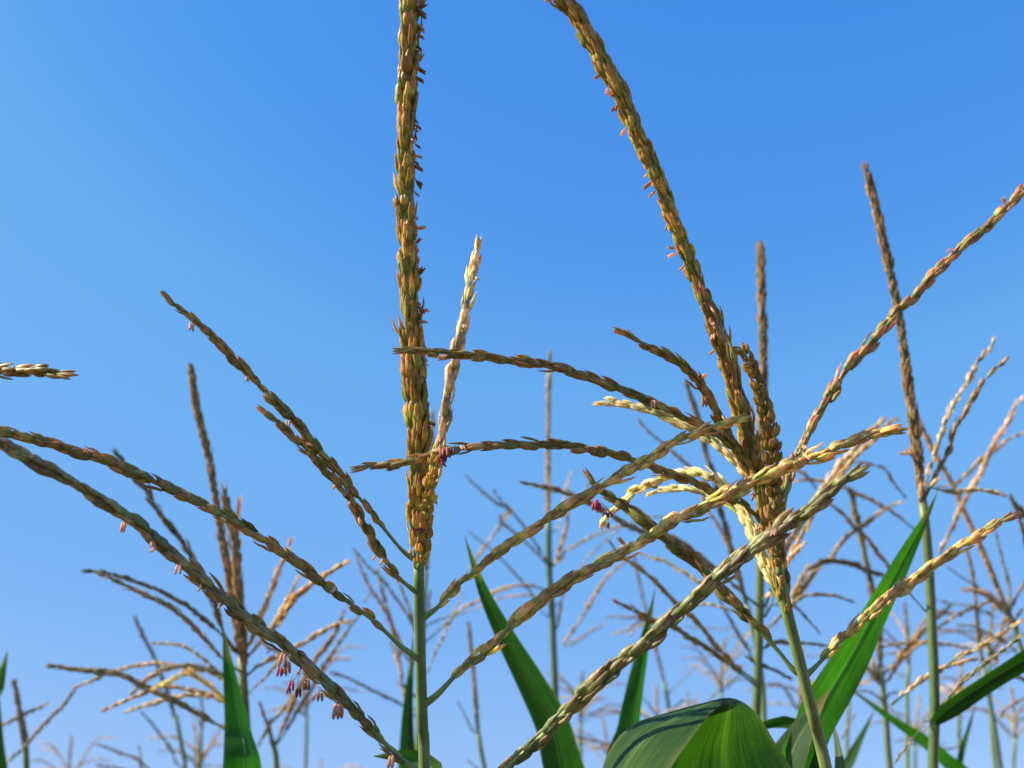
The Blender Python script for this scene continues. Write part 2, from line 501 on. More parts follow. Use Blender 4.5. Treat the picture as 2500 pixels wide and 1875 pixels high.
    def add_anthers(s, parent, org, P, fr, L, n, acol, aside, sc):
        r = s.rng
        for _ in range(n):
            f = r.uniform(.12, .98)
            i = int(f * (len(P) - 1)); t, a, b = fr[i]
            if aside is not None:
                d = aside.copy() + Vector((r.uniform(-.5, .5), r.uniform(-.7, .2), r.uniform(-.3, .3)))
            else:
                d = Vector((r.uniform(-1, 1), r.uniform(-1, .3), r.uniform(-.8, .4)))
            d = (d - t * d.dot(t)).normalized()
            q = P[i] + d * (.0030 if 'spike' not in parent.name else .0056) * sc * r.uniform(.75, 1.1)
            o = link('anther', ANTH[r.choice(acol)], parent, q, org)
            hang = (Vector((0, 0, -1)) * r.uniform(.1, 1.5) + d * r.uniform(.0, 1.3) + t * r.uniform(-.6, .8)).normalized()
            o.rotation_mode = 'QUATERNION'
            o.rotation_quaternion = (-hang).to_track_quat('Z', 'Y')
            k = r.uniform(.8, 1.35) * sc; o.scale = (k * 1.25, k * 1.25, k)

    def dangle(s, path, colour, d, size=1.0):
        """an anther on its thread: first pixel on the branch, last pixel at the anther's top"""
        s.extra = getattr(s, 'extra', []); s.extra.append((len(s.cands) - 1, px(path), colour, d, size))

    def put_dangles(s, bi, o, org):
        for b, q, colour, d, size in getattr(s, 'extra', []):
            if b != bi: continue
            P = [W(u, v, d) for u, v in q]
            mb = MB(); e = P[-1]; r = s.rng
            Q, _ = catmull(P if len(P) > 2 else [P[0], P[0].lerp(P[1], .5) + Vector((.0008, 0, .0004)), P[1]], .001)
            tube(mb, Q, lambda t: .00022, lambda t, k: (.55, .42, .34), 4)
            cc = {'peach': (.85, .50, .30), 'orange': (.62, .28, .09), 'crimson': (.58, .07, .14), 'tan': (.46, .27, .15), 'violet': (.22, .05, .14)}[colour]
            for sgn in (-1, 1):
                dx = r.uniform(-.0008, .0008)
                A_ = [e + Vector((sgn * .0006, 0, .0003)), e + Vector((sgn * .0008 + dx * .5, 0, -.0017)) , e + Vector((sgn * .0011 + dx, 0, -.0042 * size))]
                A_, _ = catmull(A_, .0008)
                tube(mb, A_, lambda t: .00070 * size * (1 - .6 * abs(2 * t - 1) ** 3), lambda t, k: tuple(x * (1.1 - .4 * t) for x in cc), 6)
            link('anther', mb.mesh('anther', M_ANTHER, e), o, e, org)

    def finish(s, limit=290):
        if not s.near: return
        allc = []
        for bi, c in enumerate(s.cands):
            for ii, it in enumerate(c[3]):
                v = it[0] - CAM; d = v.dot(FWD)
                u_ = 1250 + FPX * v.dot(RGT) / d; v_ = 937.5 - FPX * v.dot(UPV) / d
                inside = -15 < u_ < 2515 and -15 < v_ < 1890
                facing = -(v.normalized()).dot(it[2])
                if inside and facing > -.15: allc.append((it[3] / d * (1 + .25 * facing), bi, ii))
        allc.sort(reverse=True)
        pick = set((b, i) for _, b, i in allc[:limit])
        rest = MB(); nrest = 0
        for bi, (name, mb, org, lst, pal, tipcol, an, acol, aside, label, P, fr, L) in enumerate(s.cands):
            o = link(name, mb.mesh(name, M_STALK, org), s.root, org, s.base)
            if label: o['label'] = label
            for ii, it in enumerate(lst):
                if (bi, ii) in pick:
                    c = link('spikelet', spikelet_mesh(it[4], s.pal_for(it, pal, tipcol), s.rng.randrange(9)), o, it[0], org)
                    c.rotation_mode = 'QUATERNION'; c.rotation_quaternion = basis(it[1], it[2]).to_quaternion()
                    c.scale = (it[3],) * 3
                else:
                    s.bake(rest, it, pal, tipcol, 1 if s.D > .9 else 0); nrest += 1
            s.add_anthers(o, org, P, fr, L, an, acol, aside, s.sc)
            s.put_dangles(bi, o, org)
        if nrest:
            o = link('spikelets', rest.mesh('spikelets', M_SPIKE, s.base), s.root, s.base, s.base); o['kind'] = 'stuff'

    # -------------------------------------------------------------- leaves
    def leaf_rows(s, rows, colr, label=None, fold=.12, wave=.0, mid=True, tipdry=True):
        """rows: (left edge, right edge) world points; lofts a blade with veins and a raised midrib."""
        A, _ = catmull([a for a, b in rows], 1e9 if False else .01)
        n = max(12, len(A)); 
        def res(Pts):
            Q, L = catmull(Pts, .004)
            return Q
        # resample both edges by row parameter, not by arc length
        def by_param(Pts, n):
            Q = [Pts[0] * 2 - Pts[1]] + list(Pts) + [Pts[-1] * 2 - Pts[-2]]; out = []
            m = len(Pts) - 1
            for i in range(n):
                x = i / (n - 1) * m; k = min(m - 1, int(x)); t = x - k
                p0, p1, p2, p3 = Q[k], Q[k + 1], Q[k + 2], Q[k + 3]
                out.append(.5 * ((2 * p1) + (p2 - p0) * t + (2 * p0 - 5 * p1 + 4 * p2 - p3) * t * t + (3 * p1 - p0 - 3 * p2 + p3) * t ** 3))
            return out
        A = by_param([a for a, b in rows], n); B = by_param([b for a, b in rows], n)
        seg = 12; V, F, C, U = [], [], [], []; M = []
        r = s.rng; ph = r.uniform(0, 6)
        for i in range(n):
            a, b = A[i], B[i]; wv = b - a; wl = wv.length
            i0, i1 = max(0, i - 1), min(n - 1, i + 1)
            t = ((A[i1] + B[i1]) - (A[i0] + B[i0])).normalized()
            nn = wv.cross(t)
            nn = nn.normalized() if nn.length > 1e-9 else UPV
            for k in range(seg + 1):
                x = k / seg; y = 2 * abs(x - .5)
                h = -fold * wl * (1 - y ** 1.3) + wave * wl * (y ** 3) * math.sin(i * .45 + ph + (2.1 if x > .5 else 0))
                p = a + wv * x + nn * h
                V.append(p)
                e = 1.0 if .06 < x < .94 else .85
                c = (np.array(colr) * e) if abs(x - .5) > .045 else np.array(colr) * 1.15 + np.array((.05, .06, .02))
                if tipdry and i / (n - 1) > .93: c = np.array((.20, .17, .05)) * (.6 + .8 * r.random())
                elif (x < .03 or x > .97) and tipdry: c = c * .5 + np.array((.09, .09, .03))
                C.append(c); U.append((x, i / (n - 1) * 3))
                if k == seg // 2: M.append((p.copy(), nn.copy(), wl))
        for i in range(n - 1):
            for k in range(seg):
                F.append((i * (seg + 1) + k, i * (seg + 1) + k + 1, (i + 1) * (seg + 1) + k + 1, (i + 1) * (seg + 1) + k))
        mb = MB(); mb.add(V, F, C, U)
        org = M[0][0]
        o = link('leaf', mb.mesh('leaf', M_LEAF, org), s.root, org, s.base)
        if label: o['label'] = label
        if mid:
            mm = MB(); P = [q[0] - q[1] * (.0003) for q in M]
            tube(mm, P, lambda t: max(.00015, .022 * M[int(t * (n - 1))][2]), lambda t, k: tuple(np.array(colr) * 1.2 + np.array((.08, .10, .03))), 6, oval=.8)
            link('midrib', mm.mesh('midrib', M_STALK, org), o, org, org)
        return o

    def leaf(s, path, width, d_tip, d_root, colr=(.055, .13, .03), twist=0.0, twist_tip=None, fold=.14, to_stalk=True, label=None, wave=.045, full=.45):
        """path tip first; width in metres; twist turns the blade about its own line (0 = faces the camera)."""
        q = px(path)
        rt = None
        q = q[::-1]; acc = [0]
        for a, b in zip(q, q[1:]): acc.append(acc[-1] + math.hypot(b[0] - a[0], b[1] - a[1]))
        pts = [W(a[0], a[1], d_root + (d_tip - d_root) * (k / acc[-1])) for a, k in zip(q, acc)]
        if to_stalk:
            p = pts[0]; want = p.z - .45 * (Vector((p.x, p.y, 0)) - Vector((s.base.x, s.base.y, 0))).length - .12
            j = min(s.stalk3d, key=lambda x: abs(x.z - max(.6, want)))
            pts = [j.copy(), j.lerp(p, .5) + Vector((0, 0, -.02))] + pts
        P, L = catmull(pts, .015)
        tw1 = twist if twist_tip is None else twist_tip
        rows = []; n = len(P)
        for i, p in enumerate(P):
            f = i / (n - 1)
            t = (P[min(n - 1, i + 1)] - P[max(0, i - 1)]).normalized()
            view = (CAM - p).normalized()
            sd = t.cross(view)
            if sd.length < .05: sd = RGT
            sd.normalize(); nv = sd.cross(t)
            a = twist + (tw1 - twist) * f
            d = sd * math.cos(a) + nv * math.sin(a)
            wv = width * min(1, (f / .12) ** .6 * .55 + .45 if f < .12 else 1) * (1 if f < full else max(0.004, 1 - ((f - full) / (1 - full)) ** 1.5))
            if s.near and False: pass
            rows.append((p - d * wv / 2, p + d * wv / 2))
        return s.leaf_rows(rows, colr, label, fold, wave)

    def lower_leaves(s, n=3):
        r = s.rng
        zb = 1.55
        for k in range(n):
            z = r.uniform(.75, 1.2); j = min(s.stalk3d, key=lambda x: abs(x.z - z)); az = r.uniform(0, 2 * math.pi)
            dr = Vector((math.cos(az), math.sin(az), 0)); ln = r.uniform(.45, .65)
            if (j + dr * .4 - Vector((0, 0, j.z))).length < .35: dr = -dr
            pts = [j.copy(), j + dr * .12 * ln / .6 + Vector((0, 0, .15)), j + dr * .3 * ln / .6 + Vector((0, 0, .2)), j + dr * .48 * ln / .6 + Vector((0, 0, .08)), j + dr * .58 * ln / .6 + Vector((0, 0, -.14))]
            P, L = catmull(pts, .04); rows = []
            side = Vector((-dr.y, dr.x, 0)); m = len(P)
            for i, p in enumerate(P):
                f = i / (m - 1); wd = .07 * (.5 + .5 * min(1, f / .2)) * (1 if f < .4 else max(.01, 1 - ((f - .4) / .6) ** 1.5))
                rows.append((p - side * wd / 2, p + side * wd / 2))
            s.leaf_rows(rows, (.05, .12, .03), None, .12, .03)

LEFT = Vector((-1, 0, 0)); RIGHT = Vector((1, 0, 0)); DOWN = Vector((0, 0, -1))

# ================================================================== plant A: the tall tassel left of centre
A = Plant('sharp foreground maize plant left of centre, thick straight spike leaving the photo top',
          'v 904,1215 906,1320 908,1420 911,1520 914,1600 917,1675', .63, 'olive', rad_top=.0031, near=True,
          spike='v 893,-160 888,-60 886,0 883,100 879,200 877,300 877,400 879,480 883,600 888,700 893,800 900,880 905,980 901,1080 903,1160 905,1225',
          spike_w=1.28, green=(.14, .25, .085))
A.cands[-1] = A.cands[-1][:6] + (64, ('peach', 'peach', 'orange', 'tan'), RIGHT) + A.cands[-1][9:]
A.branch('v 347,628 385,665 430,700 500,770 550,822 590,862 650,925 700,985 745,1035 770,1068 800,1105 832,1145 870,1190', .60, pal='brown', bare=.13, wid=.84, anthers=6, acol=('white', 'peach'), aside=DOWN)
A.branch('v 556,878 590,905 640,950 690,1000 730,1045 760,1085 790,1140 820,1190 850,1235 872,1258', .61, pal='brown', bare=.07, wid=.92, tipcol='rosy', anthers=4, acol=('peach',))
A.branch('v -130,890 -60,910 0,930 60,948 110,960 170,978 230,997 330,1038 440,1092 540,1146 640,1215 740,1292 800,1335 830,1362 865,1395', .57, pal='brown', bare=.10, wid=1.0, anthers=2)
A.branch('v -120,890 -60,925 0,958 100,1010 200,1070 300,1135 350,1180 400,1220 480,1290 540,1340 600,1385 650,1425 700,1472 750,1520 800,1572 850,1625 885,1655', .50, .60, pal='leaden', bare=.05, wid=1.08, anthers=6, acol=('peach', 'orange', 'white'), aside=DOWN)
for pth, cl, z in (('t6 205,960 190,1000 215,1030', 'crimson', 1.1), ('t6 215,965 240,1010 245,1045', 'violet', .8), ('t6 240,985 262,1000', 'orange', 1.3), ('t6 225,930 235,950', 'peach', 1.5),
                   ('t6 330,1060 285,1090 283,1120', 'crimson', 1.1), ('t6 340,1065 300,1110 268,1160', 'violet', .7), ('t6 345,1070 325,1110 328,1165', 'violet', 1.0),
                   ('t6 370,1080 385,1120', 'violet', 1.0), ('t6 400,1100 385,1110', 'orange', 1.2), ('t6 455,1150 462,1185', 'orange', 1.1), ('t6 450,1150 445,1190', 'peach', .9),
                   ('t6 550,1235 575,1262', 'peach', 1.7), ('t6 560,1240 590,1268', 'orange', 1.5), ('t6 548,1235 562,1265', 'peach', 1.3), ('t6 895,1560 910,1585', 'peach', 1.4),
                   ('t5 790,110 775,130', 'peach', 1.2), ('t5 1120,370 1115,395', 'peach', 1.1)):
    A.dangle(pth, cl, .535, z)
A.branch('v 1618,900 1550,920 1500,938 1450,960 1400,992 1350,1022 1300,1050 1250,1082 1200,1110 1150,1145 1090,1185 1040,1222 1000,1255 965,1288 945,1312', .60, pal='gold', bare=.07, wid=.98)
A.branch('v 1950,927 1900,935 1850,952 1800,972 1750,990 1680,1018 1620,1045 1560,1075 1500,1105 1450,1130 1400,1160 1350,1190 1290,1222 1240,1250 1200,1275 1150,1315 1100,1355 1060,1400 1010,1435 975,1468 945,1500', .60, pal='gold', bare=.08, wid=1.12, anthers=3)
A.branch('v 1864,1013 1820,1042 1770,1082 1720,1120 1650,1170 1600,1205 1540,1260 1480,1312 1420,1365 1360,1415 1300,1465 1240,1520 1190,1572 1140,1620 1090,1665 1040,1715 985,1765', .53, .58, pal='leaden', bare=.17, wid=1.25, rach=1.3, anthers=2)
A.branch('v 1034,515 1028,560 1018,610 1008,660 995,720 982,780 970,840 962,900 950,960 938,1030 926,1100 917,1180', .66, pal='pale', bare=.22, wid=1.05, anthers=5, acol=('peach',), rach=1.3)
A.branch('v 968,972 950,975 940,990 934,1020 928,1060 922,1100 918,1140 914,1180 908,1215', .595, .61, pal='olive', bare=.03, wid=.86, round_=True, tipcol='rosy', anthers=3, acol=('crimson', 'tan'), dense=1.9)
for pth, cl, z in (('t2 1210,1250 1225,1262', 'crimson', 1.5), ('t2 1220,1240 1262,1262', 'crimson', 1.3), ('t2 1215,1250 1290,1258', 'violet', 1.0), ('t2 1225,1270 1240,1290', 'crimson', 1.4), ('t2 1235,1250 1245,1255', 'orange', 1.4)):
    A.dangle(pth, cl, .59, z)
A.leaf('t6 790,1585 900,1592 1000,1600 1100,1640 1160,1720', .035, .74, .70, (.05, .14, .03), twist=.9, label='short dark green leaf at the foot of the stalk')
A.finish()
A.lower_leaves()

# ================================================================== plant B: the leaning tassel right of centre
B = Plant('sharp foreground maize plant right of centre, leaning left with a crowded dark tassel',
          'v 1685,1240 1700,1320 1720,1400 1742,1490 1765,1580 1788,1675', .66, 'olive', rad_top=.0035, near=True,
          spike='v 1175,-75 1210,-5 1250,45 1290,110 1340,205 1372,275 1402,345 1430,410 1452,470 1478,535 1502,600 1530,665 1560,740 1582,820 1602,900 1625,980 1645,1050 1665,1140 1688,1255 1698,1325',
          spike_w=1.10, green=(.19, .28, .09))
B.cands[-1] = B.cands[-1][:6] + (26, ('peach', 'white', 'orange'), LEFT) + B.cands[-1][9:]
B.branch('v 1510,622 1525,665 1542,710 1560,760 1580,820 1600,890 1622,970 1642,1050 1662,1130 1680,1210', .63, .65, pal='dark', bare=.03, wid=1.22, dense=1.25, tipcol='rosy', anthers=12, acol=('tan', 'orange', 'peach'), open_=.3)
B.branch('v 1582,775 1578,752 1598,752 1618,782 1638,830 1652,880 1664,940 1670,1010 1674,1080 1678,1160 1684,1230', .61, .64, pal='dark', bare=.04, wid=1.0, round_=True, dense=1.9, anthers=4, acol=('tan', 'orange'))
B.branch('v 1326,712 1360,725 1400,750 1440,768 1475,790 1505,820 1532,860 1555,905 1580,955 1610,1005 1640,1060 1665,1130', .62, pal='dark', bare=.08, wid=.95, dense=1.15, tipcol='rosy', anthers=5, acol=('peach', 'orange'))
B.branch('v 1285,872 1330,870 1370,878 1410,888 1445,902 1490,925 1535,950 1575,985 1610,1020 1640,1065 1668,1140', .72, pal='cream', bare=.06, wid=1.0, dense=1.2)
B.branch('v 848,758 900,757 960,763 1040,770 1100,778 1200,795 1260,812 1320,832 1390,862 1450,890 1500,912 1560,945 1620,1000 1660,1090 1682,1190', .59, pal='brown', bare=.10, wid=.9, anthers=2)
B.branch('v 757,1015 800,1008 850,1002 900,992 950,980 1000,970 1060,963 1130,960 1200,962 1280,972 1350,988 1420,1012 1500,1043 1560,1070 1620,1100 1670,1165', .60, pal='brown', bare=.10, wid=.92, anthers=1)
B.branch('v 2290,335 2212,410 2170,452 2130,490 2090,522 2050,560 2000,610 1950,662 1910,705 1880,742 1845,782 1820,812 1790,860 1760,912 1735,965 1715,1005 1700,1050 1690,1110 1688,1190', .72, pal='rosy', bare=.14, wid=1.05, dense=1.0, gap=.12, rach=1.5, anthers=4)
B.branch('v 2195,1110 2160,1128 2120,1152 2060,1190 2000,1232 1960,1262 1920,1292 1880,1325 1850,1352 1815,1385 1790,1410 1762,1440', .68, pal='gold', bare=.10, wid=1.05, dense=1.2, tipcol='rosy')
B.branch('v 1266,1020 1285,1045 1310,1070 1370,1110 1420,1150 1470,1190 1520,1232 1560,1275 1600,1318 1640,1362 1680,1405 1712,1445', .69, pal='brown', bare=.12, wid=1.12)
B.branch('v 1300,1143 1308,1120 1345,1085 1375,1060 1410,1042 1450,1028 1500,1022 1540,1032 1575,1062 1605,1100 1630,1150 1655,1215 1680,1270', .76, pal='cream', bare=.05, wid=.95, dense=1.1, anthers=5, acol=('crimson', 'tan'))
for pth, cl, z in (('t7 735,60 690,10 655,-12', 'crimson', 1.5), ('t7 735,60 680,20 668,10', 'crimson', 1.6), ('t7 740,60 700,20 640,5', 'crimson', 1.3), ('t7 740,65 705,60', 'violet', 1.0), ('t7 740,70 735,62', 'violet', 1.0)):
    B.dangle(pth, cl, .74, z)
B.branch('v 1395,1070 1430,1058 1470,1055 1510,1062 1550,1078 1590,1102 1620,1140 1645,1200 1672,1262', .73, pal='cream', bare=.05, wid=.9, dense=1.1)
B.branch('v 1575,1075 1592,1092 1608,1120 1622,1150 1634,1185 1648,1220 1665,1262 1685,1300', .70, pal='cream', bare=.12, wid=.92, dense=1.35, round_=False)
# the large arching leaf: (edge nearer the camera, far edge)
def VW(u, v, d): return W(u * 2500 / 2212, v * 2500 / 2212, d)
s0 = min(B.stalk3d, key=lambda p: abs(p.z - 1.30))
rows = [(s0 + Vector((-.02, -.01, -.01)), s0 + Vector((.02, .01, .01))),
        (VW(1430, 1900, .60), VW(1830, 1860, .64)),
        (VW(1385, 1760, .625), VW(1760, 1735, .655)), (VW(1395, 1690, .622), VW(1716, 1668, .66)),
        (VW(1430, 1622, .618), VW(1672, 1600, .665)), (VW(1495, 1560, .61), VW(1632, 1538, .66)),
        (VW(1556, 1524, .59), VW(1582, 1508, .645)), (VW(1536, 1540, .565), VW(1520, 1518, .62)),
        (VW(1505, 1578, .535), VW(1440, 1540, .61)), (VW(1472, 1625, .51), VW(1365, 1566, .60)),
        (VW(1436, 1680, .495), VW(1312, 1630, .59)), (VW(1395, 1760, .47), VW(1285, 1740, .58)),
        (VW(1350, 1900, .475), VW(1275, 1890, .56)), (VW(1310, 2050, .49), VW(1300, 2045, .50))]
B.leaf_rows(rows, (.040, .088, .014), 'broad arching leaf curled over at the bottom of the photo', -.03, .0, False)
B.leaf('v 2026,1060 2000,1118 1965,1185 1930,1255 1890,1330 1850,1405 1810,1475 1770,1545 1740,1620 1725,1700', .034, .92, .78, (.085, .25, .015), twist=-.6, fold=.06, label='long bright green leaf blade rising to the right', full=.5)
B.leaf('t8 580,1160 490,1290 420,1400 350,1520 290,1659 250,1800', .050, .80, .78, (.07, .13, .05), twist=.3, fold=.10, label='grey-green folded leaf behind the stalk foot')
B.leaf('t8 20,1480 100,1420 200,1385 300,1370 400,1420 460,1560', .026, .84, .80, (.04, .12, .025), twist=.5, label='dark green leaf edge behind the arching leaf')
B.leaf('t8 590,1310 600,1400 620,1500 640,1659 640,1800', .018, .85, .78, (.12, .17, .09), twist=.8, label='pale sheath blade beside the stalk')
B.finish()
B.lower_leaves()

# ================================================================== plant C: right, long thin spike crossed by a branch
C = Plant('maize plant with thick pale green stalk and long thin spike, right of the leaning tassel',
          'v 1993,1085 t8 1172,150 1188,300 1200,500 1213,800 1228,1100 1230,1400 1222,1670', 1.0, 'far', rad_top=.0042, lod=1,
          spike='v 1869,355 1880,400 1896,465 1912,540 1930,620 1945,700 1956,780 1966,860 1976,940 1986,1020 1994,1095', spike_w=.95, green=(.16, .25, .09))
C.branch('t4 1605,560 1575,640 1510,710 1465,800 1400,910 1350,980 1310,1070 1270,1170 1245,1250 1195,1390', 1.05, pal='farpink', wid=.75, gap=.2)
C.branch('t4 1692,690 1625,755 1545,830 1485,920 1410,1050 1345,1165 1315,1270 1255,1390 1205,1500', .98, pal='far', wid=.78, gap=.1)
C.branch('t4 1012,1295 1060,1290 1100,1320 1130,1390', 1.0, pal='farpink', wid=.8)
C.branch('t8 1787,730 1700,785 1600,850 1480,920 1350,985 1290,1030', .96, pal='far', wid=.72, dense=.8)
C.branch('t8 1787,815 1660,925 1540,1010 1430,1100 1350,1180 1290,1250', .95, pal='fardark', wid=.62, dense=.8)
C.branch('t8 1500,975 1400,1000 1300,1030 1200,1080 1110,1140 1040,1200 960,1260', 1.05, 1.0, pal='farpink', wid=.75, attach=False)
C.branch('t8 1050,545 1110,610 1150,660', 1.0, pal='far', wid=.6, bare=.6)
C.branch('t8 970,1640 1040,1545 1120,1440 1180,1360', .96, pal='fardark', wid=.5, bare=.5)
C.branch('t4 1680,1560 1620,1540 1560,1528 1430,1520 1300,1530 1210,1505 1150,1540 1140,1600', .98, pal='farpink', wid=.8)
C.leaf('v 2480,1270 2340,1350 2212,1430 2130,1480 2070,1520 2018,1562', .021, .85, .99, (.028, .075, .025), twist=-.75, fold=.1, to_stalk=False, label='dark leaf leaving the stalk to the right', full=.6)

# ================================================================== plant D: upright spike behind plant B
D = Plant('maize plant whose straight upright spike stands just behind the leaning tassel',
          'v 1645,1050 1643,1180 1641,1290 1637,1450 1633,1560 1630,1680', 1.2, 'far', rad_top=.0045, lod=1,
          spike='v 1643,522 1644,600 1646,680 1649,760 1648,860 1646,960 1645,1060', spike_w=1.12, green=(.17, .26, .10))
D.branch('t7 730,240 800,330 900,400 1000,480 1100,580 1180,660 1300,770 1400,900 1500,1000 1570,1060', 1.15, pal='fargold', wid=.8)
D.branch('t3 180,1470 300,1500 400,1520 560,1575 t7 700,60 900,170 1090,215 1200,265 1300,340 1400,420 1480,490 1600,600', 1.05, pal='fardark', wid=.85)
D.branch('t7 900,315 1000,348 1100,380 1180,430 1280,490 1400,560 1520,650', 1.3, pal='fardark', wid=.7)
D.branch('t7 760,610 830,652 920,690 1000,740 1130,780 1240,850 1330,900 1400,950 1500,1020 1590,1100', 1.1, pal='dark', wid=.9, tipcol='rosy')
D.branch('t7 860,850 910,780 t7 1060,720 1200,650 1350,640 1500,680', 1.25, pal='farpink', wid=.5)
D.branch('t8 430,250 350,330 280,430 220,560', 1.1, pal='farpink', wid=.8)
D.branch('t4 915,1075 830,1160 750,1240 690,1310 620,1390 550,1490 480,1600 t8 300,300 230,480 180,640', 1.2, pal='farpink', wid=1.0)
D.branch('t4 1005,1070 940,1110 870,1190 760,1290 680,1380 600,1470 520,1590 t8 330,340 250,520 190,690', 1.25, pal='fargold', wid=.8)
D.branch('t8 740,630 620,590 500,580 400,600 300,680 200,780', 1.25, pal='fardark', wid=.6)
D.branch('t8 620,912 500,890 400,880 260,882 200,890', 1.2, pal='fardark', wid=.7)
D.branch('t8 350,1110 200,1035 100,990 50,960', 1.2, pal='fardark', wid=.7, attach=False)
D.branch('t8 520,830 480,780 420,715 350,650 230,640', 1.25, pal='fardark', wid=.5)
D.leaf('v 1003,1155 1022,1215 1050,1290 1100,1390 1150,1480 1195,1570 1215,1650 1260,1760', .052, .95, 1.05, (.028, .075, .028), twist=0, fold=-.22, label='dark tapering leaf leaning left', full=.35)
D.leaf('v 1416,1268 1402,1340 1385,1420 1370,1500 1355,1590 1350,1700', .052, 1.14, 1.06, (.034, .13, .012), twist=-.60, fold=-.19, label='narrow upright leaf, bright along its right half', full=.35)

# ================================================================== plant E: thin straight spike in the centre
E = Plant('slender maize plant in the centre with a straight vertical spike and few short branches',
          'v 1184,1120 1186,1230 1192,1320 1196,1420 1200,1520 1206,1680', 1.8, 'farpink', rad_top=.0052, lod=2,
          spike='v 1188,760 1187,800 1185,880 1184,960 1184,1040 1184,1130', spike_w=1.05, green=(.14, .26, .17))
E.branch('t7 480,60 460,180 430,280 400,370', 1.75, pal='fargold', wid=1.2)
E.branch('t7 445,575 425,680 405,790', 1.8, pal='fargold', wid=1.1, attach=True)
E.branch('t3 500,1400 470,1500 450,1600 t7 430,60 410,160', 1.9, pal='farpink', wid=.8)
E.branch('t3 10,1515 80,1620 t7 110,40 200,150 300,300 360,420', 1.7, pal='fardark', wid=.8)
E.branch('t2 1370,1430 1450,1510 1560,1600 1640,1660 t7 60,120 180,220 280,320 350,400', 1.75, pal='fardark', wid=.85)
E.branch('t7 -150,180 0,300 130,430 240,560 310,680', 1.8, pal='fardark', wid=.7)
E.branch('t7 -60,600 0,578 120,532 220,520 320,548', 1.75, pal='farpink', wid=.8)
E.branch('t7 -150,690 20,612 150,588 290,592', 1.85, pal='farpink', wid=.7)
E.branch('t7 860,128 760,165 640,210 560,250 460,310 420,370', 1.6, pal='fardark', wid=.8)
E.branch('t7 1150,90 1000,95 900,110 760,200 620,330 500,480 430,620', 1.85, pal='farpink', wid=.6)
E.branch('t6 1659,60 1600,130 1540,210 1480,290 1420,380 1370,470', 1.9, 1.9, pal='farpink', wid=1.0, attach=False)
E.branch('t3 560,1580 590,1510 610,1470', 1.9, 1.9, pal='farpink', wid=.8, attach=False)

# ================================================================== plant F: left group
F_ = Plant('maize plant with twin upright spikes behind the bright pointed leaf, many arching branches',
           'v 522,1420 528,1500 532,1580 536,1680', 1.2, 'far', rad_top=.0048, lod=1,
           spike='v 413,785 420,850 432,910 445,965 457,1020 468,1090 478,1150 490,1220 502,1290 512,1360 522,1430', spike_w=.98, green=(.2, .22, .09))
F_.branch('v 485,1055 495,1120 508,1180 513,1240 518,1310 524,1380 528,1450', 1.15, pal='far', wid=1.35, dense=1.3, bare=.02)
F_.branch('v 518,1075 512,1130 512,1200 516,1290 524,1400', 1.2, pal='fargold', wid=1.0, bare=.02)
F_.branch('t1 708,1270 760,1340 850,1450 960,1580 t5 950,10 1060,150 1170,300 1270,500 1340,650 1400,830', 1.1, pal='fardark', wid=.95, bare=.03)
F_.branch('t5 500,430 640,440 750,465 850,500 1000,560 1150,640 1280,740 1370,820', 1.12, pal='fardark', wid=.72)
F_.branch('t5 600,440 700,480 800,530 950,600 1080,670 1200,770 1290,870 1390,980', 1.1, pal='fardark', wid=.82)
F_.branch('t5 930,880 1100,890 1200,930 1290,1000 1370,1070', 1.25, pal='fardark', wid=.62)
F_.branch('t5 450,1160 560,1120 700,1060 850,1020 1000,1008 1150,1030 1300,1060', 1.3, pal='far', wid=.7)
F_.branch('t5 290,1020 450,1040 620,1062 780,1090 900,1150 1050,1220 1200,1300 1350,1385', 1.12, pal='fardark', wid=.92)
F_.branch('t5 815,1200 920,1110 1040,1045 1180,1022 1300,1050 1400,1090', 1.15, pal='farpink', wid=.95)
F_.branch('t5 940,1175 1010,1140 1090,1105 1180,1075 1260,1110 1330,1170 1400,1235', 1.15, pal='cream', wid=.95)
F_.branch('t5 770,1315 900,1270 1040,1230 1200,1205 1350,1225', 1.25, pal='farpink', wid=.8)
F_.branch('t5 630,1305 760,1250 900,1190 1020,1150 1200,1175 1380,1225', 1.22, pal='far', wid=.72)
F_.branch('t6 285,225 240,350 200,440 160,550 100,700 60,800 0,930', 1.2, pal='farpink', wid=.95)
F_.branch('t6 335,455 280,570 210,700 130,830 30,950', 1.25, pal='farpink', wid=.8)
F_.branch('t6 645,370 590,395 520,440 400,520 290,620 200,740 110,850 0,980', 1.15, pal='fargold', wid=.95)
F_.branch('t6 655,745 590,755 510,790 420,840 340,890 230,950 100,1010', 1.2, pal='farpink', wid=.9)
F_.branch('t6 50,790 130,900 210,960 150,1060 30,1180', 1.1, pal='farpink', wid=.5, anthers=10, acol=('crimson', 'peach'), aside=DOWN)
F_.leaf('v 482,1352 488,1400 497,1460 507,1530 516,1600 522,1680', .078, 1.055, 1.0, (.028, .12, .012), twist=-.60, fold=-.19, label='tall pointed leaf, dark on its left half and bright green on its right', full=.30)

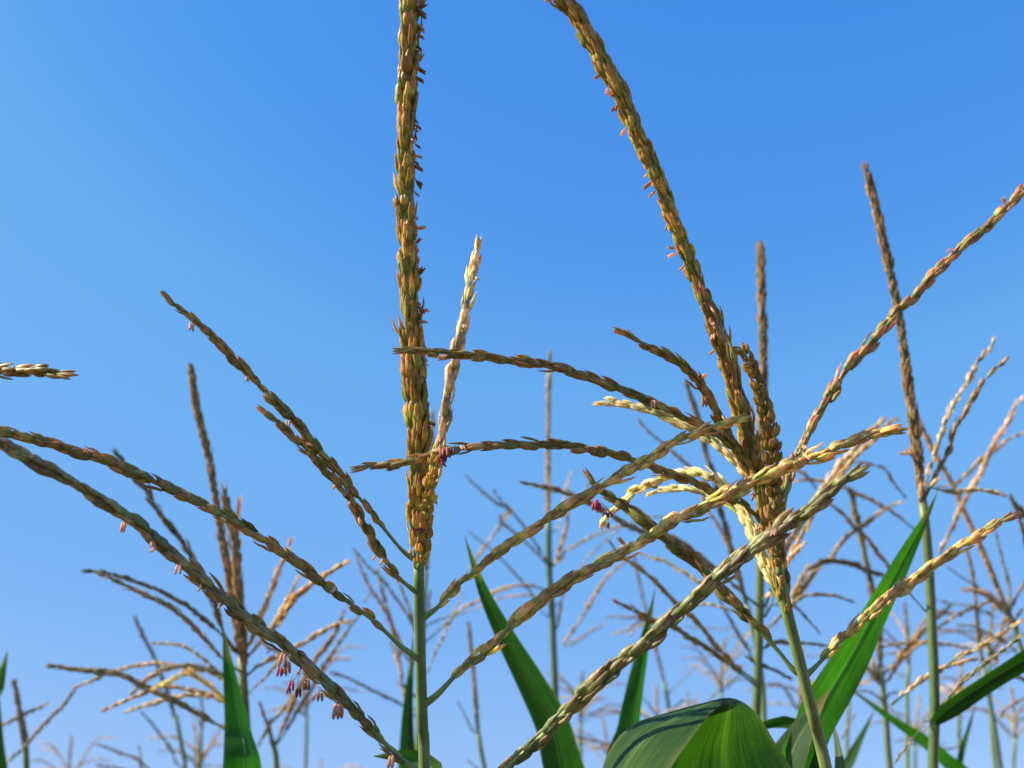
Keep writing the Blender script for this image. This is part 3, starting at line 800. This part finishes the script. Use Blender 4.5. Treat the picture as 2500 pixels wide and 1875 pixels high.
# ================================================================== plant G, H: lower left
G = Plant('thin maize plant at lower left, short spike tilted left behind arching branches',
          'v 380,1545 390,1600 402,1680', 2.1, 'fardark', rad_top=.004, spike='v 290,1330 310,1375 333,1420 352,1470 367,1510 381,1560', spike_w=.95)
G.branch('t5 875,1305 960,1400 1060,1540 1110,1640', 2.1, pal='fardark', wid=.9)
G.branch('t5 605,1510 740,1560 860,1610 960,1690', 2.0, pal='far', wid=1.0)
G.branch('t5 600,1640 700,1655 800,1680', 2.0, pal='far', wid=1.0)
G.branch('t5 865,1520 880,1600 900,1690', 2.1, pal='fardark', wid=1.0)
H = Plant('maize plant at the lower left edge with a dark spike crossed by pale branches',
          'v 55,1600 56,1640 58,1690', 1.6, 'fardark', rad_top=.0045, spike='v 30,1468 38,1510 45,1555 52,1590 56,1630', spike_w=.95, lod=1)
H.branch('t5 300,1250 240,1285 180,1312 60,1370 -60,1430', 1.6, pal='farpink', wid=.85, attach=False)
H.branch('t5 480,1150 400,1260 300,1360 200,1470 150,1530 60,1610 0,1680', 1.5, pal='farpink', wid=.8, attach=False)
H.leaf('t5 48,925 30,1000 10,1080 -15,1170 -60,1300', .04, 1.3, 1.4, (.04, .12, .03), twist=.4, label='leaf tip at the left edge')
Q = Plant('faint slim maize plant between the short tilted spike and the bright pointed leaf',
          't5 1252,1420 1250,1520 1245,1700', 2.4, 'fardark', rad_top=.004, spike='t5 1250,1195 1258,1260 1262,1340 1254,1440', spike_w=.8)
Q.branch('t5 1200,1335 1240,1370', 2.4, pal='farpink', wid=.8)
Q.branch('t5 1215,1540 1210,1620 1230,1700', 2.4, pal='fardark', wid=.7)

# ================================================================== plant K: directly behind plant A
K = Plant('blurred maize plant directly behind the sharp green stalk, pale branches fanning left',
          'v 918,1250 912,1400 906,1520 900,1680', 1.7, 'farpink', rad_top=.004, spike='v 935,885 933,950 930,1020 925,1120 920,1260', spike_w=.9)
K.branch('t6 665,285 760,400 850,480 920,580 1000,690 1060,800', 1.65, pal='fardark', wid=.8)
K.branch('t6 690,340 740,470 800,570 850,650 900,740 950,850 1000,960', 1.6, pal='far', wid=.9, anthers=12, acol=('crimson', 'crimson', 'tan'))
K.branch('t6 820,420 850,560 890,700 930,860 960,1000 985,1150', 1.7, pal='farpink', wid=1.1)
K.branch('t6 930,440 985,580 1030,700 1060,820', 1.7, pal='farpink', wid=.9)
K.branch('t6 790,510 760,600 735,625', 1.7, pal='farpink', wid=.7, attach=False)
K.branch('t6 900,870 940,980 970,1080 1000,1250', 1.75, pal='farpink', wid=.9)
K.branch('t6 520,1060 640,1100 760,1160 900,1230 960,1260', 1.6, pal='fardark', wid=.8, anthers=6, acol=('crimson',))
K.branch('t6 1355,560 1300,680 1250,800 1180,940 1130,1060', 1.75, pal='farpink', wid=.7)
K.branch('t6 1659,520 1560,550 1440,620 1330,680 1250,760 1150,850', 1.65, pal='farpink', wid=.9)
K.branch('t6 1400,680 1250,722 1140,765', 1.7, pal='fardark', wid=.6)
K.branch('t6 1150,545 1142,620 1130,700', 1.7, pal='farpink', wid=.9)
K.leaf('t6 1042,820 1038,950 1025,1100 1010,1300 1005,1500 1005,1700', .040, 1.25, 1.3, (.03, .08, .04), twist=.3, fold=.15, label='dark blue-green leaf beside the stalk')

# ================================================================== plant R, J, O
R_ = Plant('maize plant at lower left whose dark branches form a V by the pointed leaf',
           't6 165,1490 180,1580 195,1700', 1.5, 'fardark', rad_top=.004, spike='t6 85,1240 115,1340 145,1420 168,1510', spike_w=.62, lod=1)
R_.branch('t6 710,700 650,780 600,850 500,1000 400,1180 300,1340 220,1480', 1.5, pal='fardark', wid=.75)
R_.branch('t6 612,680 565,800 500,900 440,980 380,1080 320,1190 250,1360 190,1500', 1.4, pal='far', wid=1.0, anthers=8, acol=('orange', 'crimson'), aside=DOWN)
R_.branch('t6 380,1100 300,1200 210,1320 140,1400 80,1520', 1.5, 1.5, pal='farpink', wid=.85, attach=False)
J = Plant('thin maize plant with a short spike low down, right of the sharp green stalk',
          't6 1448,1440 1465,1550 1492,1700', 1.9, 'far', rad_top=.004, spike='t6 1385,745 1398,850 1412,980 1425,1130 1435,1280 1450,1450', spike_w=.95)
J.branch('t6 1318,1235 1370,1340 1420,1430', 1.9, pal='fardark', wid=.6)
J.branch('t6 1380,1610 1420,1640 1470,1690', 1.9, pal='farpink', wid=.8)
O = Plant('distant maize plant with a thin pale spike between the two narrow upright leaves',
          't7 1075,1120 1095,1220 1112,1330 1130,1480 1140,1700', 2.3, 'farpink', rad_top=.004, spike='t7 885,330 925,520 960,660 1005,850 1040,980 1078,1130', spike_w=.85)
O.branch('t7 720,715 830,720 960,735 1010,850', 2.3, pal='farpink', wid=1.1, attach=False)
O.branch('t7 760,825 850,795 950,750 1010,860', 2.3, pal='farpink', wid=1.1, attach=False)
O.branch('t7 835,375 760,430 690,510 640,590 600,660 550,740 500,810 450,890', 1.9, 1.9, pal='fargold', wid=1.1, attach=False, bare=0)
O.branch('t7 710,755 600,820 520,870 460,905', 2.3, 2.3, pal='farpink', wid=1.0, attach=False, bare=0)
O.branch('t7 1560,1065 1470,1130 1390,1200 1300,1310 1180,1420', 2.2, pal='farpink', wid=.8)
O.branch('t7 1225,1180 1215,1290 1170,1420', 2.2, pal='farpink', wid=.8)
O.branch('t7 1285,1180 1270,1280 1200,1420', 2.2, pal='farpink', wid=.7)
O.branch('t7 940,1215 1000,1290 1060,1370', 2.2, pal='fardark', wid=.8)
O.branch('t7 460,1450 600,1482 720,1510 900,1560', 2.1, pal='far', wid=.9)
O.branch('t7 1200,775 1400,790 1520,810 1300,1000 1150,1150', 2.3, pal='farpink', wid=.6)

# ================================================================== plant L, M, N, P and far ones on the right
L_ = Plant('maize plant with a dark slim spike seen between the cream branches and the leaning tassel',
           't7 1590,640 1625,780 1660,950 1690,1150 1700,1400 1710,1700', 1.5, 'fardark', rad_top=.0035,
           spike='t3 1205,840 1240,930 1270,1020 1300,1130 1325,1240 1360,1360 1395,1460 t7 1425,40 1470,200 1520,400 1560,540 1592,650', spike_w=.85, lod=1)
L_.branch('t3 915,1075 960,1140 1030,1200 1100,1260 1170,1320 1250,1390 1330,1470 t7 1330,10 1440,200 1550,460', 1.5, pal='far', wid=.7)
L_.branch('t3 1659,1420 1580,1450 1500,1490 1430,1560', 1.55, pal='fardark', wid=.6, attach=False)
L_.branch('t7 1400,570 1470,700 1540,830 1600,920 1640,1000', 1.5, pal='fardark', wid=.7)
M_ = Plant('maize plant with a dark spike standing behind the long bright green leaf blade',
           't8 890,1010 905,1150 922,1330 940,1500 955,1700', 1.5, 'fardark', rad_top=.0042,
           spike='t4 690,1500 725,1600 t8 730,50 765,190 795,330 825,480 850,620 875,780 888,900 891,1020', spike_w=.95, lod=1, green=(.22, .3, .16))
M_.branch('t4 350,1475 430,1460 540,1470 640,1500 700,1520 780,1560 870,1600 920,1640 t8 960,60 1050,130 1120,180', 1.5, pal='farpink', wid=.85, attach=False)
M_.branch('t8 1030,-5 900,60 780,150 700,205 620,290 560,370 500,410 440,480 380,560', 1.45, 1.5, pal='farpink', wid=.9, attach=False)
M_.branch('t8 440,425 530,375 620,370 720,390 820,432 915,462', 1.4, 1.5, pal='brown', wid=1.1, attach=False, bare=0)
M_.branch('t8 575,10 680,100 740,170 820,240 880,330 940,400 1000,500', 1.45, 1.5, pal='far', wid=.85, attach=False)
M_.branch('t8 440,400 410,460 380,520 340,600', 1.5, 1.5, pal='fargold', wid=1.1, attach=False, bare=0)
M_.branch('t8 520,400 460,480 400,560 330,640', 1.5, 1.5, pal='fargold', wid=.9, attach=False, bare=0)
M_.branch('t4 735,1350 800,1355 870,1372 930,1400 960,1450 1000,1510 1050,1570', 1.5, 1.5, pal='far', wid=.7, attach=False, gap=.2)
M_.branch('t4 240,1285 300,1345 380,1400 430,1435 490,1510', 1.5, 1.5, pal='far', wid=.8, attach=False)
M_.branch('t8 1335,640 1270,700 1200,765 1120,835 1050,920 980,1000 930,1060', 1.45, pal='fargold', wid=.85)
M_.branch('t8 1190,855 1080,930 1000,1020 940,1110', 1.5, pal='far', wid=.75)
M_.branch('t8 1490,930 1380,900 1250,880 1050,880 920,900 800,945', 1.55, 1.5, pal='farpink', wid=.7, attach=False)
M_.branch('t8 775,1005 830,1060 870,1120', 1.5, pal='farpink', wid=1.1)
M_.branch('t8 840,975 860,1060 885,1140', 1.5, pal='farpink', wid=1.1)
M_.branch('t8 700,1180 820,1185 900,1240', 1.5, pal='far', wid=.6)
M_.branch('t8 1020,1190 960,1195 920,1240', 1.5, pal='fardark', wid=.6)
M_.branch('t8 740,1310 690,1400 650,1480', 1.5, 1.5, pal='far', wid=.5, attach=False)
M_.leaf('t8 862,1275 830,1350 790,1430 740,1530 690,1640 650,1760', .026, 1.4, 1.45, (.045, .11, .035), twist=.5, label='small upright leaf tip')
N_ = Plant('maize plant near the right edge with a slim spike rising through the crossing branches',
           't8 1535,1040 1560,1170 1590,1330 1620,1500 1650,1700', 1.7, 'far', rad_top=.0035,
           spike='t8 1425,290 1455,400 1475,520 1488,650 1500,780 1515,920 1537,1050', spike_w=.85, green=(.14, .24, .16))
N_.branch('t8 1610,190 1650,350 1690,520 1692,640 1640,820 1580,970', 1.7, pal='fardark', wid=.9, attach=False)
N_.branch('t8 1620,720 1560,700 1490,690', 1.7, pal='farpink', wid=.8, attach=False)
N_.branch('t8 1365,770 1480,780 1600,840 1700,900 1760,970', 1.6, 1.6, pal='fardark', wid=.85, attach=False)
N_.branch('t8 1600,960 1612,985 1600,1020', 1.6, pal='farpink', wid=1.2, attach=False)
N_.branch('t8 1210,600 1330,635 1450,650 1580,690', 1.7, 1.7, pal='farpink', wid=.7, attach=False)
N_.branch('t8 1300,400 1400,470 1500,530 1600,600', 1.7, 1.7, pal='fardark', wid=.7, attach=False)
N_.branch('t8 1130,1520 1200,1530 1300,1540 1390,1525', 1.6, 1.6, pal='fardark', wid=.6, attach=False)
N_.branch('t8 1640,1345 1680,1290 1740,1250 1800,1220', 1.5, 1.5, pal='rosy', wid=1.0, attach=False, bare=0)
N_.leaf('t8 640,1120 780,1220 900,1310 1000,1380 1150,1480 1250,1560 1350,1659 1450,1800', .036, 1.35, 1.4, (.065, .20, .012), twist=-.5, fold=.1, label='bright green leaf slanting down to the right')
N_.leaf('t8 1490,1245 1465,1330 1440,1420 1410,1520 1380,1640 1370,1760', .024, 1.45, 1.5, (.045, .11, .035), twist=.4, label='upright leaf tip left of the stalk')
P_ = Plant('maize plant leaning left at the right edge, its spike crossing the taller thin spike behind',
           't8 1690,680 1725,780 1760,880 1800,1020 1860,1250 1900,1500 1920,1700', 1.5, 'far', rad_top=.0032,
           spike='t4 1112,1040 1150,1130 1200,1230 1250,1330 1310,1430 1370,1540 t8 1400,30 1470,180 1550,360 1620,530 1692,690', spike_w=.78, lod=1, green=(.16, .28, .15))
P_.branch('t4 1787,935 1730,1000 1680,1110 1620,1200 1560,1320 1510,1430 1450,1530 1390,1640 t8 1330,180 1260,320', 1.4, 1.5, pal='farpink', wid=.95, attach=False, bare=0)
P_.branch('t4 1800,1160 1700,1200 1620,1260 1500,1350 1400,1450 1340,1500', 1.45, 1.5, pal='far', wid=.8, attach=False, bare=0)
P_.branch('t8 1418,550 1500,560 1580,600 1660,680 1700,740', 1.5, pal='farpink', wid=1.3, bare=0)
P_.branch('t8 1240,795 1300,750 1400,690 1500,650 1600,605', 1.45, 1.5, pal='far', wid=.8, attach=False, bare=0)
P_.branch('t8 1830,450 1787,510 1740,590 1705,670', 1.5, pal='far', wid=.8)
P_.branch('t8 1710,-10 1750,80 1780,170 1800,300', 1.4, 1.45, pal='fardark', wid=.8, attach=False)
P_.branch('t4 1700,1550 1730,1610 t8 1787,70 1830,160', 1.4, 1.45, pal='fardark', wid=.9, attach=False)
P_.branch('t8 1720,80 1787,90 1850,110', 1.4, 1.45, pal='rosy', wid=.8, attach=False, bare=0)
P_.branch('t8 1730,1090 1787,1110 1850,1140', 1.4, 1.45, pal='rosy', wid=.9, attach=False, bare=0)
P_.branch('t8 1787,660 1740,740 1760,860', 1.5, pal='fardark', wid=.7, attach=False)
S = Plant('maize plant beyond the left edge, one brown branch tip reaching into the photo',
          'v -420,1000 -415,1200 -410,1400 -400,1680', .66, 'brown', rad_top=.0045, spike='v -430,500 -428,700 -424,860 -420,1010', spike_w=1.0, lod=0)
S.branch('v 155,810 130,808 100,806 60,800 20,803 -60,800 -150,815 -250,860 -350,930', .60, pal='brown', wid=1.0, dense=1.1, tipcol='dark')

for p in PLANTS:
    if p not in (A, B): p.lower_leaves(3)

# ------------------------------------------------------------------ farther tassels low over the field
FAR = ((425, 1560, 3.0, -6, 'faint maize tassel tip far behind, between the arching branches at lower left'),
       (690, 1640, 3.2, 4, 'faint maize tassel tip far behind, left of the sharp green stalk at the bottom edge'),
       (1310, 1545, 2.8, -10, 'faint maize tassel tip far behind, between the two narrow upright leaves'),
       (1980, 1500, 2.8, 8, 'faint maize tassel far behind, left of the thick pale green stalk'),
       (1560, 1380, 2.6, 6, 'soft straw-coloured maize tassel far behind, above the crest of the broad curled leaf'),
       (1830, 1400, 2.5, -8, 'soft straw-coloured maize tassel far behind, between the leaning stalk and the long bright blade'),
       (2075, 1400, 2.4, 6, 'soft straw-coloured maize tassel far behind, just right of the thick pale green stalk'),
       (2190, 1480, 2.6, -6, 'soft straw-coloured maize tassel far behind at the right edge, low down'),
       (1255, 1450, 2.7, 4, 'soft straw-coloured maize tassel far behind, right of the slender central stalk'),
       (660, 1430, 2.6, -5, 'soft straw-coloured maize tassel far behind, under the long diagonal branch at lower left'),
       (1730, 1400, 2.3, 5, 'straw-coloured maize tassel right behind the leaning green stalk, low down'),
       (1960, 1300, 2.2, -6, 'straw-coloured maize tassel behind the top of the long bright blade'),
       (2140, 1290, 2.3, 7, 'straw-coloured maize tassel near the right edge, behind the crossing pale branches'),
       (1420, 1480, 2.3, -4, 'straw-coloured maize tassel just behind the narrow upright leaf right of centre'),
       (150, 1590, 2.8, 5, 'faint maize tassel far behind, between the left-edge spike and the tilted short spike'))
for i, (u, v, dd, tl, lab) in enumerate(FAR):
    q = random.Random(50 + i); hgt = 300 / dd
    X = Plant(lab, f'v {u-tl*.5},{v+hgt} {u},{v+hgt+110}', dd, 'farpink', rad_top=.004, spike=f'v {u+tl},{v} {u},{v+hgt*.5} {u-tl*.5},{v+hgt+4}', spike_w=.95)
    for k in range(9):
        sd = -1 if k % 2 else 1; ro = q.uniform(.55, 1.05) * hgt; ln = q.uniform(45, 130) * 2.6 / dd; up = q.uniform(-.1, .95)
        x0 = u - tl * .5
        X.branch(f'v {x0+sd*ln},{v+ro-ln*up} {x0+sd*ln*.55},{v+ro-ln*(up*.75+.12)} {x0+sd*8},{v+ro-6}', dd + q.uniform(-.12, .12), pal=q.choice(('farpink', 'farpink', 'far', 'fargold')), wid=.85)
